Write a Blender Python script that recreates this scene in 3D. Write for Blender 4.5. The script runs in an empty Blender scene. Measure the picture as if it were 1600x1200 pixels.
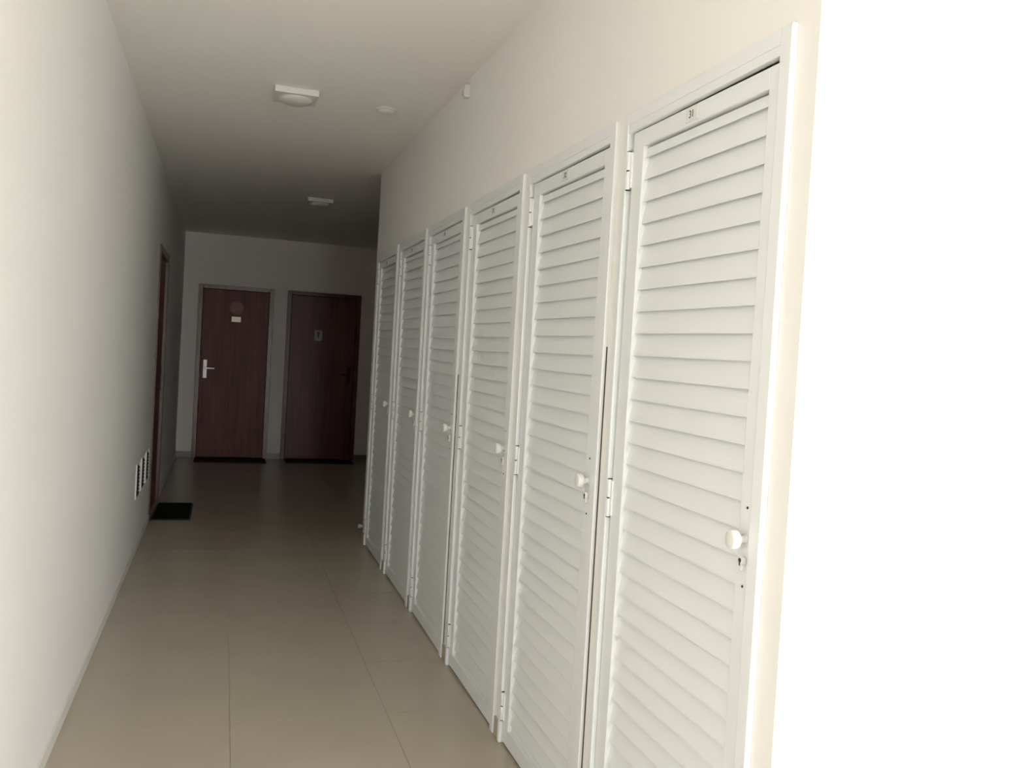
import bpy, bmesh, math, random
from mathutils import Matrix, Vector
random.seed(4)
S = bpy.context.scene
COL = S.collection

# ---------------------------------------------------------------- camera
CAM_H = 1.45
F_PX, YAW, PITCH, ROLL = 1400.0, 0.31226, -0.02834, 0.05721
cd = bpy.data.cameras.new('camera'); cam = bpy.data.objects.new('camera', cd); COL.objects.link(cam)
cd.sensor_fit = 'HORIZONTAL'; cd.sensor_width = 36.0; cd.lens = 36.0 * F_PX / 1600.0
cd.clip_start = 0.05; cd.clip_end = 200
fw = Vector((math.sin(YAW) * math.cos(PITCH), math.cos(YAW) * math.cos(PITCH), math.sin(PITCH)))
rt = Vector((math.cos(YAW), -math.sin(YAW), 0)); up = rt.cross(fw)
r2 = rt * math.cos(ROLL) + up * math.sin(ROLL); u2 = up * math.cos(ROLL) - rt * math.sin(ROLL)
m = Matrix((r2, u2, -fw)).transposed().to_4x4(); m.translation = (0, 0, CAM_H)
cam.matrix_world = m
S.camera = cam

# ---------------------------------------------------------------- daylight and exposure
XL, XW, XF = -0.513, 1.064, 1.051            # left wall, right wall, front of the cabinet frames
YK, YC, YE, YB = 1.492, 6.78, 11.755, -2.4   # near corner, far corner, end wall, back wall
XLOB, XHALL = 4.6, 7.0                       # right-hand walls of the lobby and of the far hall
HC = 2.78
OPX0, OPX1, OPZ0, OPZ1 = 0.55, 2.90, 0.0, 2.50   # unseen opening behind the photographer, placed and sized for its light
w = bpy.data.worlds.new('world'); S.world = w; w.use_nodes = True
bg = w.node_tree.nodes['Background']
bg.inputs[0].default_value = (0.93, 0.965, 1.0, 1); bg.inputs[1].default_value = 17.0
pl = bpy.data.lights.new('opening_portal', 'AREA'); pl.shape = 'RECTANGLE'
pl.size = OPX1 - OPX0; pl.size_y = OPZ1 - OPZ0; pl.cycles.is_portal = True
po = bpy.data.objects.new('opening_portal', pl); COL.objects.link(po)
po.location = ((OPX0 + OPX1) / 2, YB - 0.16, (OPZ0 + OPZ1) / 2); po.rotation_euler = (math.radians(90), 0, 0)
po.rotation_euler = Vector((0, 1, 0)).to_track_quat('-Z', 'Y').to_euler()
vs = S.view_settings
vs.view_transform = 'Standard'; vs.look = 'None'; vs.gamma = 1.0; vs.use_curve_mapping = False
vs.exposure = 0.06
S.cycles.max_bounces = 12; S.cycles.diffuse_bounces = 8; S.cycles.glossy_bounces = 4
S.cycles.sample_clamp_indirect = 20

# ---------------------------------------------------------------- materials
def mat(name, col, rough=0.5, spec=0.5, metal=0.0, noise=0.0, nscale=8.0, bump=0.0, bscale=120.0, stretch=None, col2=None):
    mt = bpy.data.materials.new(name); mt.use_nodes = True
    nt = mt.node_tree; b = nt.nodes['Principled BSDF']
    b.inputs['Base Color'].default_value = (*col, 1); b.inputs['Roughness'].default_value = rough
    b.inputs['Specular IOR Level'].default_value = spec; b.inputs['Metallic'].default_value = metal
    if noise or col2 or bump:
        tc = nt.nodes.new('ShaderNodeTexCoord'); mp = nt.nodes.new('ShaderNodeMapping')
        nt.links.new(tc.outputs['Object'], mp.inputs[0])
        if stretch: mp.inputs['Scale'].default_value = stretch
    if noise or col2:
        n = nt.nodes.new('ShaderNodeTexNoise'); n.inputs['Scale'].default_value = nscale
        n.inputs['Detail'].default_value = 5
        nt.links.new(mp.outputs[0], n.inputs['Vector'])
        r = nt.nodes.new('ShaderNodeValToRGB')
        c2 = col2 or tuple(c * (1 - noise) for c in col)
        r.color_ramp.elements[0].color = (*c2, 1); r.color_ramp.elements[1].color = (*col, 1)
        r.color_ramp.elements[0].position = 0.3; r.color_ramp.elements[1].position = 0.7
        nt.links.new(n.outputs[0], r.inputs[0]); nt.links.new(r.outputs[0], b.inputs['Base Color'])
    if bump:
        n2 = nt.nodes.new('ShaderNodeTexNoise'); n2.inputs['Scale'].default_value = bscale
        nt.links.new(mp.outputs[0], n2.inputs['Vector'])
        bp = nt.nodes.new('ShaderNodeBump'); bp.inputs['Strength'].default_value = bump; bp.inputs['Distance'].default_value = 0.002
        nt.links.new(n2.outputs[0], bp.inputs['Height']); nt.links.new(bp.outputs[0], b.inputs['Normal'])
    return mt
M = dict(
    wall=mat('wall_paint', (0.895, 0.88, 0.85), 0.75, 0.3, noise=0.02, nscale=1.5, bump=0.06, bscale=60),
    wall2=mat('wall_paint_warm_bounce', (0.88, 0.82, 0.765), 0.75, 0.3, noise=0.02, nscale=1.5, bump=0.06, bscale=60),  # same wall paint, with the warm bounced light of the far end coloured in
    ceil=mat('ceiling_paint', (0.91, 0.885, 0.84), 0.85, 0.2, noise=0.02, nscale=1.5),
    alu=mat('white_lacquered_aluminium', (0.85, 0.875, 0.885), 0.32, 0.5, noise=0.015, nscale=3),
    cover=mat('white_plastic', (0.80, 0.80, 0.77), 0.35, 0.5, noise=0.02, nscale=4),
    tile=mat('beige_porcelain', (0.47, 0.412, 0.33), 0.27, 0.35, noise=0.05, nscale=2.5),
    grout=mat('grout', (0.36, 0.315, 0.25), 0.8, 0.2, noise=0.1, nscale=20),
    skirt=mat('skirting_tile', (0.24, 0.205, 0.165), 0.3, 0.5, noise=0.05, nscale=3),
    wskirt=mat('pale_skirting', (0.78, 0.76, 0.70), 0.45, 0.4, noise=0.03, nscale=3),
    wood=mat('mahogany', (0.22, 0.062, 0.042), 0.45, 0.3, col2=(0.13, 0.036, 0.024), nscale=3.0, stretch=(6, 6, 0.5)),
    wood2=mat('dark_mahogany', (0.17, 0.05, 0.04), 0.4, 0.4, col2=(0.10, 0.028, 0.022), nscale=3.0, stretch=(6, 6, 0.5)),
    case=mat('worn_brown_casing', (0.24, 0.125, 0.085), 0.3, 0.5, col2=(0.16, 0.075, 0.05), nscale=3.0, stretch=(6, 6, 0.5)),
    case2=mat('dark_casing', (0.13, 0.048, 0.035), 0.35, 0.5, col2=(0.09, 0.03, 0.022), nscale=3.0, stretch=(6, 6, 0.5)),
    black=mat('black_plastic', (0.015, 0.015, 0.014), 0.5, 0.4, noise=0.1),
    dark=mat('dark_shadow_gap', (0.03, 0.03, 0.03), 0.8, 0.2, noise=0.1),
    gap_shade=mat('painted_gap_shade', (0.09, 0.085, 0.075), 0.9, 0.1, noise=0.2, nscale=30),  # shade of the open joint, put into the strip's colour
    chrome=mat('satin_steel', (0.48, 0.43, 0.42), 0.35, 0.5, metal=0.6, noise=0.03),
    rubber=mat('black_coir', (0.018, 0.017, 0.013), 0.95, 0.1, noise=0.4, nscale=90, bump=0.6, bscale=300),
    brown=mat('brown_coir', (0.055, 0.036, 0.03), 0.95, 0.1, noise=0.4, nscale=90, bump=0.6, bscale=300),
    ink=mat('black_ink', (0.05, 0.05, 0.045), 0.6, 0.3, noise=0.05),
    fixture=mat('aged_fixture_plastic', (0.74, 0.72, 0.67), 0.5, 0.4, noise=0.03, nscale=4),
    glass=mat('opal_glass', (0.66, 0.64, 0.59), 0.3, 0.5, noise=0.02),
    wreath=mat('faded_rose_disc', (0.46, 0.26, 0.25), 0.7, 0.3, noise=0.25, nscale=25),
    brass=mat('pale_brass_plate', (0.85, 0.72, 0.58), 0.35, 0.5, metal=0.2, noise=0.05),
    grey=mat('grey_plastic', (0.55, 0.54, 0.52), 0.5, 0.4, noise=0.05),
    ground=mat('pale_paving', (0.45, 0.44, 0.41), 0.9, 0.2, noise=0.15, nscale=2),
)

# ---------------------------------------------------------------- mesh helpers
def box(bm, x0, x1, y0, y1, z0, z1, bev=0.0, seg=2, mi=0):
    v = [bm.verts.new((x, y, z)) for x in (x0, x1) for y in (y0, y1) for z in (z0, z1)]
    F = [(0, 1, 3, 2), (4, 6, 7, 5), (0, 4, 5, 1), (2, 3, 7, 6), (0, 2, 6, 4), (1, 5, 7, 3)]
    fs = [bm.faces.new([v[i] for i in f]) for f in F]
    for f in fs: f.material_index = mi
    if bev:
        es = list({e for f in fs for e in f.edges})
        bmesh.ops.bevel(bm, geom=es, offset=bev, segments=seg, affect='EDGES', profile=0.6)
    return bm
def lathe(bm, prof, n, origin, axis, mi=0):
    """prof = [(radius, height)], revolved about axis ('x-','z-','z') through origin"""
    rings = []
    for r, hgt in prof:
        ring = []
        for k in range(n):
            a = 2 * math.pi * k / n; c, s = r * math.cos(a), r * math.sin(a)
            p = {'x-': (-hgt, c, s), 'z-': (c, s, -hgt), 'z': (c, s, hgt), 'y-': (c, -hgt, s), 'x': (hgt, c, s)}[axis]
            ring.append(bm.verts.new(Vector(p) + Vector(origin)))
        rings.append(ring)
    for a, b in zip(rings, rings[1:]):
        for k in range(n):
            f = bm.faces.new((a[k], a[(k + 1) % n], b[(k + 1) % n], b[k])); f.material_index = mi; f.smooth = True
    for ring in (rings[0], rings[-1]):
        f = bm.faces.new(ring); f.material_index = mi
    return bm
def prism(bm, prof, y0, y1, mi=0):
    """profile in x,z extruded along y"""
    a = [bm.verts.new((x, y0, z)) for x, z in prof]; b = [bm.verts.new((x, y1, z)) for x, z in prof]
    n = len(prof)
    for k in range(n): bm.faces.new((a[k], a[(k + 1) % n], b[(k + 1) % n], b[k])).material_index = mi
    bm.faces.new(a); bm.faces.new(b[::-1])
    return bm
def mesh(name, bm, mats):
    bmesh.ops.recalc_face_normals(bm, faces=bm.faces[:])
    me = bpy.data.meshes.new(name); bm.to_mesh(me); bm.free()
    for k in (mats if isinstance(mats, (list, tuple)) else [mats]): me.materials.append(M[k])
    return me
def link(name, me, parent=None, loc=(0, 0, 0), rot=(0, 0, 0)):
    o = bpy.data.objects.new(name, me); COL.objects.link(o); o.location = loc; o.rotation_euler = rot
    if parent: o.parent = parent
    return o
def obj(name, bm, mats, parent=None, loc=(0, 0, 0), rot=(0, 0, 0)):
    return link(name, mesh(name, bm, mats), parent, loc, rot)
def tag(o, label, cat, group=None, kind=None):
    o['label'] = label; o['category'] = cat
    if group: o['group'] = group
    if kind: o['kind'] = kind
    return o
def thing(name, loc, label, cat, group=None, kind=None):
    o = link(name, None, None, loc); o.empty_display_size = 0.05
    return tag(o, label, cat, group, kind)
BM = bmesh.new

# ---------------------------------------------------------------- the shell
T = 0.12
# far edges (outer) of the six cabinet frames, nearest first
UW = 0.785
YF = [2.349, 3.196, 4.044, 4.914, 5.772, 6.652]
FH = 2.155                                     # frame height

fl = obj('floor', box(BM(), XL - T, XHALL + T, YB - T, YE + T, -0.10, -0.002), 'grout')
tag(fl, 'polished beige porcelain tile floor running down the corridor', 'floor', kind='structure')
P, X0, Y0 = 0.602, 0.085, 3.515
def rects():
    return [(XL, XW + 0.10, YB, YE), (XW + 0.10, XLOB, YB, YK), (XW + 0.10, XHALL, YC + T, YE)]
cache = {}
nt_ = 0
for (ax, bx, ay, by) in rects():
    i0 = math.floor((ax - X0) / P); j0 = math.floor((ay - Y0) / P)
    for i in range(i0, math.ceil((bx - X0) / P)):
        for j in range(j0, math.ceil((by - Y0) / P)):
            x0, x1 = max(ax, X0 + i * P), min(bx, X0 + (i + 1) * P)
            y0, y1 = max(ay, Y0 + j * P), min(by, Y0 + (j + 1) * P)
            if x1 - x0 < 0.02 or y1 - y0 < 0.02: continue
            g = 0.0010
            key = (round(x1 - x0, 4), round(y1 - y0, 4))
            if key not in cache:
                a, b = key[0] / 2 - g, key[1] / 2 - g
                cache[key] = mesh('tile', box(BM(), -a, a, -b, b, -0.008, 0.0), 'tile')
            link('tile', cache[key], fl, ((x0 + x1) / 2, (y0 + y1) / 2, 0)); nt_ += 1

ce = obj('ceiling', box(BM(), XL - T, XHALL + T, YB - T, YE + T, HC, HC + 0.12), 'ceil')
tag(ce, 'plain off-white plastered ceiling above the corridor', 'ceiling', kind='structure')

# left wall with its door opening
LD0, LD1, LDH = 7.56, 8.62, 2.19
bm = BM()
box(bm, XL - T, XL, YB - T, LD0, -0.002, HC); box(bm, XL - T, XL, LD1, YE + T, -0.002, HC); box(bm, XL - T, XL, LD0, LD1, LDH, HC)
box(bm, XL - T - 0.03, XL - T, LD0 - 0.1, LD1 + 0.1, -0.002, HC)
tag(obj('wall_left', bm, 'wall'), 'long plain white wall on the left of the corridor', 'wall', kind='structure')

# end wall with two door openings
ED = [(-0.333, 0.572), (0.737, 1.672)]; EDH = 2.155
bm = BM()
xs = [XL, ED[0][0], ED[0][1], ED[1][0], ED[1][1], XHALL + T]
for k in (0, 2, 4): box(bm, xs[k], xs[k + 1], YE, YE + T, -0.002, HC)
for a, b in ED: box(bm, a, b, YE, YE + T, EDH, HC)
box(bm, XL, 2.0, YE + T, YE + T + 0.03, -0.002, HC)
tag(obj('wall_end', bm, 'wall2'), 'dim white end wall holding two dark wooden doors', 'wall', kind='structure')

# right wall round the six cabinets
bm = BM()
box(bm, XW, XW + T, YK, YC, FH, HC)
box(bm, XW, XW + T, YK, YF[0] - UW - 0.001, -0.002, FH)
box(bm, XW, XW + T, YF[-1] + 0.001, YC, -0.002, FH)
for k in range(5):
    a, b = YF[k] + 0.001, YF[k + 1] - UW - 0.001
    box(bm, XW, XW + T, a, b, -0.002, FH)
tag(obj('wall_right', bm, 'wall'), 'white wall on the right framing the row of louvred cabinets', 'wall', kind='structure')

tag(obj('wall_lobby', box(BM(), XW + T, XLOB + T, YK, YK + T, -0.002, HC), 'wall'),
    'brightly lit blank white wall at the right edge, facing the daylight', 'wall', kind='structure')
tag(obj('wall_lobby_side', box(BM(), XLOB, XLOB + T, YB - T, YK, -0.002, HC), 'wall'),
    'white side wall of the lobby beside the photographer', 'wall', kind='structure')
bm = BM(); box(bm, XW + T, XHALL + T, YC - T, YC, -0.002, HC)
tag(obj('wall_hall_return', bm, 'wall'), 'white wall turning right behind the farthest cabinet', 'wall', kind='structure')
tag(obj('wall_hall_side', box(BM(), XHALL, XHALL + T, YC, YE, -0.002, HC), 'wall'),
    'white side wall of the dark far hall', 'wall', kind='structure')
tag(obj('wall_shaft', box(BM(), 1.62, 1.68, YK + T, YC - T, -0.002, HC), 'wall'),
    'back wall of the shaft behind the louvred cabinets', 'wall', kind='structure')
bm = BM()
box(bm, XL, OPX0, YB - T, YB, -0.002, HC); box(bm, OPX1, XLOB, YB - T, YB, -0.002, HC)
box(bm, OPX0, OPX1, YB - T, YB, OPZ1, HC)
tag(obj('wall_back', bm, 'wall'), 'white wall around the open framed opening behind the photographer', 'wall', kind='structure')
wn = thing('window_1', ((OPX0 + OPX1) / 2, YB - 0.06, 0), 'unseen wide framed opening added to let daylight in behind the photographer', 'window', kind='structure')
hw = (OPX1 - OPX0) / 2
for a in (-hw, hw - 0.05): obj('window_frame', box(BM(), a, a + 0.05, -0.03, 0.03, OPZ0, OPZ1, 0.004), 'alu', wn)
obj('window_frame', box(BM(), -hw + 0.05, hw - 0.05, -0.03, 0.03, OPZ1 - 0.05, OPZ1, 0.004), 'alu', wn)
tag(obj('ground', box(BM(), -8, 12, -16, YB - T - 0.002, -0.25, -0.15), 'ground'), 'pale paving outside the building', 'ground', kind='structure')

# skirtings
tag(obj('baseboard_left', box(box(BM(), XL, XL + 0.008, YB, LD0, 0, 0.055, 0.002), XL, XL + 0.008, LD1, YE, 0, 0.055, 0.002), 'wskirt'),
    'low pale skirting along the left wall', 'baseboard', kind='structure')
bm = BM()
for k in (0, 2, 4): box(bm, xs[k] + 0.001, min(xs[k + 1], XHALL) - 0.001, YE - 0.009, YE, 0, 0.075, 0.002)
tag(obj('baseboard_end', bm, 'skirt'), 'brown-grey tile skirting along the end wall', 'baseboard', kind='structure')
bm = BM()
for k in range(5): box(bm, XW - 0.008, XW, YF[k] + 0.002, YF[k + 1] - UW - 0.002, 0, 0.07, 0.001)
box(bm, XW - 0.008, XW, YK, YF[0] - UW - 0.002, 0, 0.07, 0.001)
box(bm, XW - 0.008, XW, YF[-1] + 0.002, YC, 0, 0.07, 0.001)
tag(obj('baseboard_right', bm, 'tile'), 'short beige tile skirting pieces between the cabinet frames', 'baseboard', kind='structure')

# ---------------------------------------------------------------- the six louvred cabinets
# local frame of a cabinet: origin on the wall plane at the far lower corner, -x out into the corridor, -y towards the camera
FR = XF - XW            # front of frame  (-0.018)
LFACE = FR + 0.011      # face of the door leaf
J1, J2, HEAD = 0.024, 0.041, 0.056
def frame_mesh():
    bm = BM()
    box(bm, FR, 0.045, -J1, 0, 0, FH, 0.004, 3)                                   # hinge-side jamb
    box(bm, FR, 0.045, -UW, -UW + J2, 0, FH, 0.004, 3)                            # lock-side jamb
    box(bm, FR, FR + 0.018, -UW + J2 - 0.001, -J1 + 0.001, FH - 0.034, FH, 0.002, 2)     # head
    box(bm, FR + 0.0015, FR + 0.018, -UW + J2 - 0.001, -J1 + 0.001, FH - HEAD, FH - 0.0338, 0.001, 1)
    return mesh('frame', bm, 'alu')
LW = UW - J1 - J2 - 0.007       # leaf width
ZB, ZT = 0.012, FH - HEAD - 0.003
ST_H, ST_L = 0.064, 0.058       # stiles
RT, RB = 0.046, 0.060           # rails
def leaf_mesh():
    # origin on the hinge line
    bm = BM(); d0, d1 = 0.0, 0.032
    box(bm, d0, d1, -ST_H, 0, ZB, ZT, 0.002, 2)
    box(bm, d0, d1, -LW, -LW + ST_L, ZB, ZT, 0.002, 2)
    box(bm, d0, d1, -LW + ST_L, -ST_H, ZT - RT, ZT, 0.0015, 1)
    box(bm, d0, d1, -LW + ST_L, -ST_H, ZB, ZB + RB, 0.0015, 1)
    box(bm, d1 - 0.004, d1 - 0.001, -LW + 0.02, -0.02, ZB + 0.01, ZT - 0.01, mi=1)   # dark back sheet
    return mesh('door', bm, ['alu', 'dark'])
def slat_mesh(kind):
    # outer lip at z = 0, blade rising inwards
    if kind == 'full': prof = [(0.008, -0.003), (0.0105, -0.003), (0.0115, 0.002), (0.0235, 0.064), (0.0205, 0.0645), (0.008, 0.003)]
    elif kind == 'top': prof = [(0.008, -0.003), (0.0105, -0.003), (0.0115, 0.002), (0.0155, 0.0235), (0.0125, 0.0235), (0.008, 0.003)]
    else: prof = [(0.0145, 0.0305), (0.0175, 0.0305), (0.0235, 0.064), (0.0205, 0.0645)]
    return mesh('slat', prism(BM(), prof, -LW + ST_L - 0.001, -ST_H + 0.001), 'alu')
def knob_mesh():
    prof = [(0.012, 0), (0.012, 0.003), (0.008, 0.004), (0.008, 0.012), (0.013, 0.017), (0.0195, 0.022), (0.0205, 0.024),
            (0.0205, 0.035), (0.0195, 0.0375), (0.0165, 0.039), (0.002, 0.0395)]
    return mesh('knob', lathe(BM(), prof, 24, (0, 0, 0), 'x-'), 'cover')
def key_mesh():
    bm = BM()
    lathe(bm, [(0.0105, 0), (0.0105, 0.009), (0.009, 0.0105)], 20, (0, 0, 0.003), 'x-')
    box(bm, -0.009, 0, -0.006, 0.006, -0.018, 0.003, 0.0015, 1)
    lathe(bm, [(0.0048, 0.0), (0.0048, 0.0112)], 12, (0, 0, 0.004), 'x-', 1)
    box(bm, -0.0112, 0, -0.002, 0.002, -0.007, 0.003, mi=1)
    return mesh('lock_cylinder', bm, ['cover', 'black'])
def screw_mesh():
    return mesh('screw', lathe(BM(), [(0.0032, 0), (0.0028, 0.0012)], 12, (0, 0, 0), 'x-'), 'black')
def hinge_mesh():
    bm = BM(); r = 0.0072; L = 0.1065
    for a, b in ((0.0, L / 2 - 0.0016), (L / 2 + 0.0016, L)):
        lathe(bm, [(r * 0.85, a), (r, a + 0.001), (r, b - 0.001), (r * 0.85, b)], 16, (0, 0, 0), 'z')
    for z in (0.0, L / 2, L):
        lathe(bm, [(r * 0.93, z - 0.0017), (r * 0.93, z + 0.0017)], 16, (0, 0, 0), 'z', 1)
    box(bm, -0.001, 0.004, -0.018, 0.0, 0.004, L - 0.004, 0.0008, 1)          # leaf plate on the door
    return mesh('hinge', bm, ['alu', 'black'])
def plate_mesh():
    return mesh('number_plate', box(BM(), -0.003, 0, -0.030, 0.030, -0.0165, 0.0165, 0.0012, 2), 'cover')
def text_mesh(txt, size):
    cu = bpy.data.curves.new('numeral', 'FONT'); cu.body = txt; cu.size = size; cu.align_x = 'CENTER'; cu.align_y = 'CENTER'
    cu.extrude = 0.0004; cu.offset = 0.0001
    t = bpy.data.objects.new('numeral', cu); COL.objects.link(t)
    bpy.context.view_layer.update()
    me = bpy.data.meshes.new_from_object(t.evaluated_get(bpy.context.evaluated_depsgraph_get()))
    bpy.data.objects.remove(t); bpy.data.curves.remove(cu)
    me.transform(Matrix(((0, 0, -1, 0), (-1, 0, 0, 0), (0, 1, 0, 0), (0, 0, 0, 1))))
    me.materials.clear(); me.materials.append(M['ink']); me.name = 'numeral'
    return me
ME = dict(frame=frame_mesh(), door=leaf_mesh(), slat=slat_mesh('full'), top=slat_mesh('top'), low=slat_mesh('low'), knob=knob_mesh(), key=key_mesh(),
          screw=screw_mesh(), hinge=hinge_mesh(), plate=plate_mesh())
LBL = ['white louvred cabinet nearest the camera, beside the bright blank wall',
       'second white louvred cabinet from the bright blank wall, dark strip for the shaded joint beside its frame',
       'third white louvred cabinet from the bright blank wall',
       'fourth white louvred cabinet from the bright blank wall',
       'fifth white louvred cabinet from the bright blank wall, next to the farthest one',
       'farthest white louvred cabinet, at the corner before the dark hall']
NUM = ['31', '32', '33', '34', '35', '36']
SAG = [0.42, 0.46, 0.36, 0.38, 0.22, 0.2]
AJAR = [0.0, -0.35, -0.15, -0.4, -0.1, -0.15]
for k in range(6):
    t = thing('louvred_cabinet', (XW, YF[k], 0), LBL[k], 'cabinet', 'white louvred cabinets along the right wall')
    link('frame', ME['frame'], t)
    if k in (1, 3):               # dark strip painted as the shade of the gap between jamb and plaster
        obj('gap_shade', box(BM(), -0.0028, 0.0, -UW - 0.003, -UW, 0.072, 1.50 if k == 1 else 1.36), 'gap_shade', t)
    hx, hy = LFACE, -J1 - 0.0035
    d = link('door', ME['door'], t, (hx, hy, 0), (math.radians(SAG[k]), 0, math.radians(AJAR[k])))
    for j in range(34):
        z = 2.021 - 0.060 * j
        link('slat', ME['top'] if j == 0 else ME['low'] if j == 33 else ME['slat'], d, (0, 0, z))
    ky = -LW + 0.030
    link('knob', ME['knob'], d, (0, ky, 1.103))
    link('lock_cylinder', ME['key'], d, (0, ky, 1.055))
    link('screw', ME['screw'], d, (0, ky, 1.170)); link('screw', ME['screw'], d, (0, ky, 1.003))
    for z in (1.941, 1.0185, 0.0885):
        link('hinge', ME['hinge'], t, (LFACE - 0.004, hy + 0.0005, z))
    sag = -math.radians(SAG[k]) * 0.35
    pz = 2.0735 + sag
    px = LFACE + math.radians(AJAR[k]) * 0.35 - 0.0005
    pt = link('number_plate', ME['plate'], t, (px, -0.372, pz))
    link('numeral', text_mesh(NUM[k], 0.026), pt, (-0.0031, 0, 0))

# little stop beside the foot of the farthest frame
bm = BM()
lathe(bm, [(0.016, 0), (0.016, 0.004), (0.008, 0.006), (0.008, 0.022), (0.015, 0.024), (0.016, 0.04), (0.012, 0.045)], 16, (0, 0, 0), 'x-')
tag(obj('door_stop', bm, 'grey', None, (XW, 6.725, 0.125)), 'small grey stop low at the corner past the farthest cabinet', 'door stop')

# ---------------------------------------------------------------- dark wooden doors
def door_leaf(bm, x0, x1, z0, z1, y):
    box(bm, x0, x1, y, y + 0.035, z0, z1, 0.003, 2)
def wooden_door(name, a, b, label, lm, cm):
    c = (a + b) / 2; hw = (b - a) / 2
    t = thing(name, (c, YE, 0), label, 'door', kind='structure')
    cw = 0.055
    for s in (-1, 1):
        x0, x1 = sorted((s * hw, s * (hw - cw)))
        obj('casing', box(BM(), x0 + 0.001, x1 - 0.001 if s < 0 else x1 - 0.001, -0.014, 0.10, 0, EDH - 0.001, 0.003), cm, t)
    obj('casing', box(BM(), -hw + cw, hw - cw, -0.014, 0.10, EDH - 0.05, EDH - 0.001, 0.003), cm, t)
    obj('leaf', box(BM(), -hw + cw + 0.003, hw - cw - 0.003, 0.022, 0.058, 0.008, EDH - 0.053, 0.002), lm, t)
    return t, hw
d1, hw1 = wooden_door('door_1', *ED[0], 'reddish dark wooden door with a pale casing at the corridor end, on the left', 'wood', 'case')
hz = 1.105
bm = BM(); box(bm, -0.024, 0.024, -0.008, 0, -0.115, 0.115, 0.003)
h1 = obj('door_handle', bm, 'chrome', d1, (-hw1 + 0.115, 0.022, hz)); h1['label'] = 'pale metal lever handle plate'
bm = BM(); lathe(bm, [(0.010, 0), (0.010, 0.045)], 12, (0, -0.008, 0.01), 'y-'); box(bm, -0.011, 0.115, -0.062, -0.044, 0.0, 0.022, 0.005)
obj('lever', bm, 'chrome', h1)
wr = obj('wall_disc', lathe(BM(), [(0.085, 0), (0.085, 0.004), (0.078, 0.008), (0.066, 0.006), (0.004, 0.006)], 28, (0, 0, 0), 'y-'), 'wreath', None, (0.128, YE + 0.0215, 1.885))
wr.name = 'door_disc'
tag(wr, 'faded round disc on the left dark wooden door', 'ornament')
tag(obj('name_plate', box(BM(), -0.055, 0.055, -0.006, 0, -0.033, 0.033, 0.002), 'brass', None, (0.126, YE + 0.0215, 1.742)),
    'small bright plate below the round disc on the left wooden door', 'sign')
d2, hw2 = wooden_door('door_2', *ED[1], 'very dark wooden door at the corridor end beside the cabinets, dark handle', 'wood2', 'case2')
bm = BM(); box(bm, -0.022, 0.022, -0.008, 0, -0.11, 0.11, 0.003)
h2 = obj('door_handle', bm, 'black', d2, (hw2 - 0.115, 0.022, hz))
bm = BM(); lathe(bm, [(0.010, 0), (0.010, 0.045)], 12, (0, -0.008, 0.01), 'y-'); box(bm, -0.105, 0.011, -0.062, -0.044, 0.0, 0.022, 0.005)
obj('lever', bm, 'black', h2)
pq = thing('door_plaque', (1.142, YE + 0.0215, 1.60), 'small grey plaque with a dark mark on the very dark wooden door', 'sign')
bm = BM(); v = [(-0.045, -0.05), (-0.02, -0.068), (0.03, -0.068), (0.052, -0.045), (0.052, 0.06), (0.03, 0.068), (-0.045, 0.068)]
A = [bm.verts.new((x, -0.006, z)) for x, z in v]; B = [bm.verts.new((x, 0, z)) for x, z in v]
bm.faces.new(A); bm.faces.new(B[::-1])
for i in range(len(v)): bm.faces.new((A[i], A[(i + 1) % len(v)], B[(i + 1) % len(v)], B[i]))
obj('plaque_panel', bm, 'grey', pq)
bm = BM(); box(bm, -0.018, 0.022, -0.008, -0.006, 0.022, 0.042); box(bm, -0.004, 0.010, -0.008, -0.006, -0.02, 0.022)
obj('mark', bm, 'black', pq)

# door in the left wall, seen edge-on
d3 = thing('door_3', (XL, (LD0 + LD1) / 2, 0), 'brown wooden door in the left wall seen almost edge-on', 'door', kind='structure')
hy = (LD1 - LD0) / 2
for s in (-1, 1):
    y0, y1 = sorted((s * hy, s * (hy - 0.06)))
    obj('casing', box(BM(), -0.09, 0.012, y0 + 0.001, y1 - 0.001, 0, LDH - 0.001, 0.003), 'case2', d3)
obj('casing', box(BM(), -0.09, 0.012, -hy + 0.06, hy - 0.06, LDH - 0.06, LDH - 0.001, 0.003), 'case2', d3)
obj('leaf', box(BM(), -0.05, -0.014, -hy + 0.063, hy - 0.063, 0.008, LDH - 0.063, 0.002), 'wood', d3)
bm = BM(); box(bm, 0, 0.008, -0.022, 0.022, -0.11, 0.11, 0.002)
h3 = obj('door_handle', bm, 'black', d3, (-0.014, hy - 0.13, 1.1))

# ---------------------------------------------------------------- mats
def doormat(loc, sx, sy, label, pm='rubber', em='black'):
    t = thing('doormat', loc, label, 'doormat', 'dark doormats')
    obj('pile', box(BM(), -sx / 2 + 0.015, sx / 2 - 0.015, -sy / 2 + 0.015, sy / 2 - 0.015, 0.002, 0.014, 0.003, 1), pm, t)
    obj('edging', box(BM(), -sx / 2, sx / 2, -sy / 2, sy / 2, 0.0, 0.007, 0.002, 1), em, t)
doormat((XL + 0.165, 8.0, 0), 0.30, 0.76, 'black doormat on the floor before the door in the left wall')
doormat((0.13, YE - 0.27, 0), 0.84, 0.42, 'dark doormat before the left of the two end doors', 'brown', 'brown')
doormat((1.21, YE - 0.24, 0), 0.84, 0.36, 'dark doormat before the very dark end door beside the cabinets', 'brown', 'brown')

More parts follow.
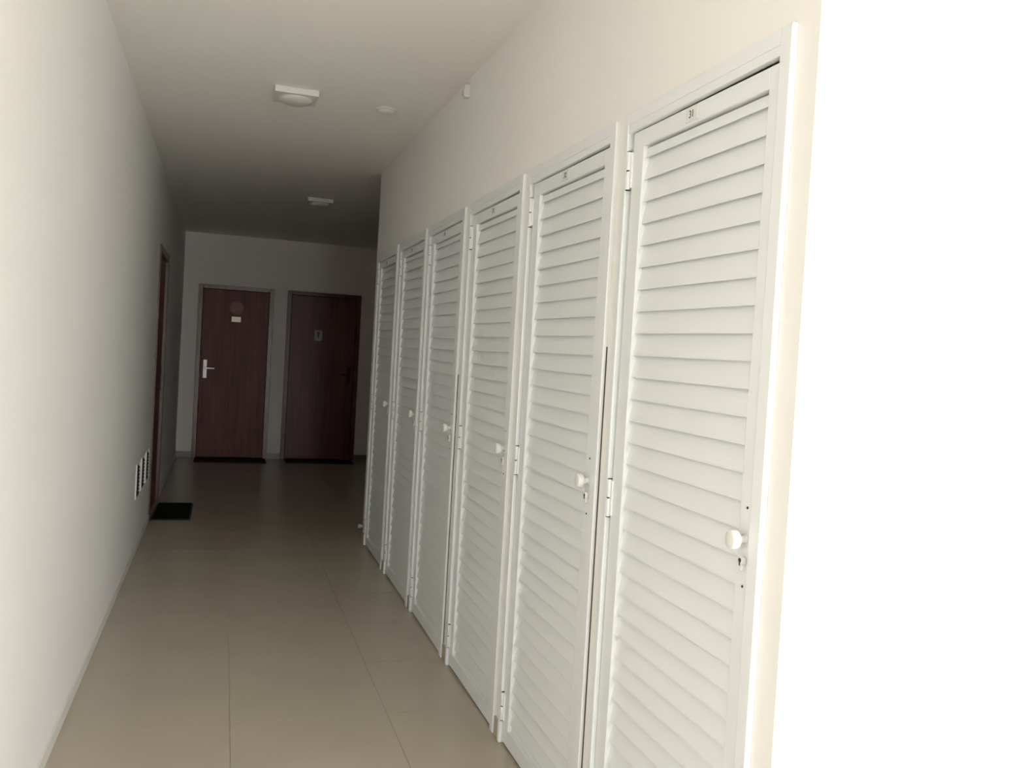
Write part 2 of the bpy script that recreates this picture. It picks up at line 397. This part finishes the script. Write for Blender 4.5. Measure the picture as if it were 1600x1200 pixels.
# ---------------------------------------------------------------- three grilles low on the left wall
def grille(y, label):
    t = thing('vent_grille', (XL, y, 0.50), label, 'vent', 'white vent grilles low on the left wall')
    hw, hh, b, pr = 0.115, 0.115, 0.006, 0.009
    bm = BM()
    box(bm, 0, pr, -hw, -hw + b, -hh, hh, 0.002, 1); box(bm, 0, pr, hw - b, hw, -hh, hh, 0.002, 1)
    box(bm, 0, pr, -hw + b, hw - b, hh - b, hh, 0.002, 1); box(bm, 0, pr, -hw + b, hw - b, -hh, -hh + b, 0.002, 1)
    obj('frame', bm, 'fixture', t)
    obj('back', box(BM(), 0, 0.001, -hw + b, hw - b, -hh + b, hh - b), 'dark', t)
    for j in range(8):
        z = -hh + b + 0.012 + j * 0.0245
        pm = [(0.002, z + 0.008), (0.004, z + 0.009), (0.0085, z - 0.004), (0.0075, z - 0.005)]
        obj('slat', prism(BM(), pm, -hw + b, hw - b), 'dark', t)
grille(6.41, 'white vent grille low on the left wall, nearest of the three')
grille(6.79, 'white vent grille low on the left wall, middle of the three')
grille(7.165, 'white vent grille low on the left wall, next to the brown door casing')

# ---------------------------------------------------------------- things on the ceiling
def ceiling_light(x, y, rz, label):
    t = thing('ceiling_light', (x, y, HC), label, 'ceiling light', 'square ceiling lights')
    t.rotation_euler.z = rz
    obj('base', box(BM(), -0.112, 0.112, -0.112, 0.112, -0.034, 0, 0.006, 2), 'fixture', t)
    n = 14; prof = [(0.088, 0.034)] + [(0.088 * math.cos(a), 0.036 + 0.030 * math.sin(a)) for a in [i / 7 * math.pi / 2 for i in range(7)]] + [(0.002, 0.066)]
    obj('diffuser', lathe(BM(), prof, 28, (0, 0, 0), 'z-'), 'glass', t)
ceiling_light(0.297, 4.90, 0.0, 'square white ceiling light nearest the camera, unlit')
ceiling_light(0.757, 8.30, 0.0, 'square ceiling light in the dark far hall, unlit')
t = thing('smoke_detector', (0.79, 4.97, HC), 'small round white smoke detector on the ceiling near the right wall', 'detector')
obj('base', lathe(BM(), [(0.056, 0), (0.056, 0.008), (0.050, 0.010)], 28, (0, 0, 0), 'z-'), 'fixture', t)
obj('cover', lathe(BM(), [(0.046, 0.009), (0.046, 0.018), (0.034, 0.024), (0.003, 0.026)], 28, (0, 0, 0), 'z-'), 'fixture', t)
t = thing('wall_sensor', (XW, 4.22, 2.715), 'tiny white sensor box high on the right wall under the ceiling', 'sensor')
obj('housing', box(BM(), -0.030, 0, -0.022, 0.022, -0.03, 0.03, 0.006, 2), 'fixture', t)
obj('lens', box(BM(), -0.033, -0.029, -0.014, 0.014, -0.022, 0.006, 0.003, 2), 'grey', t)
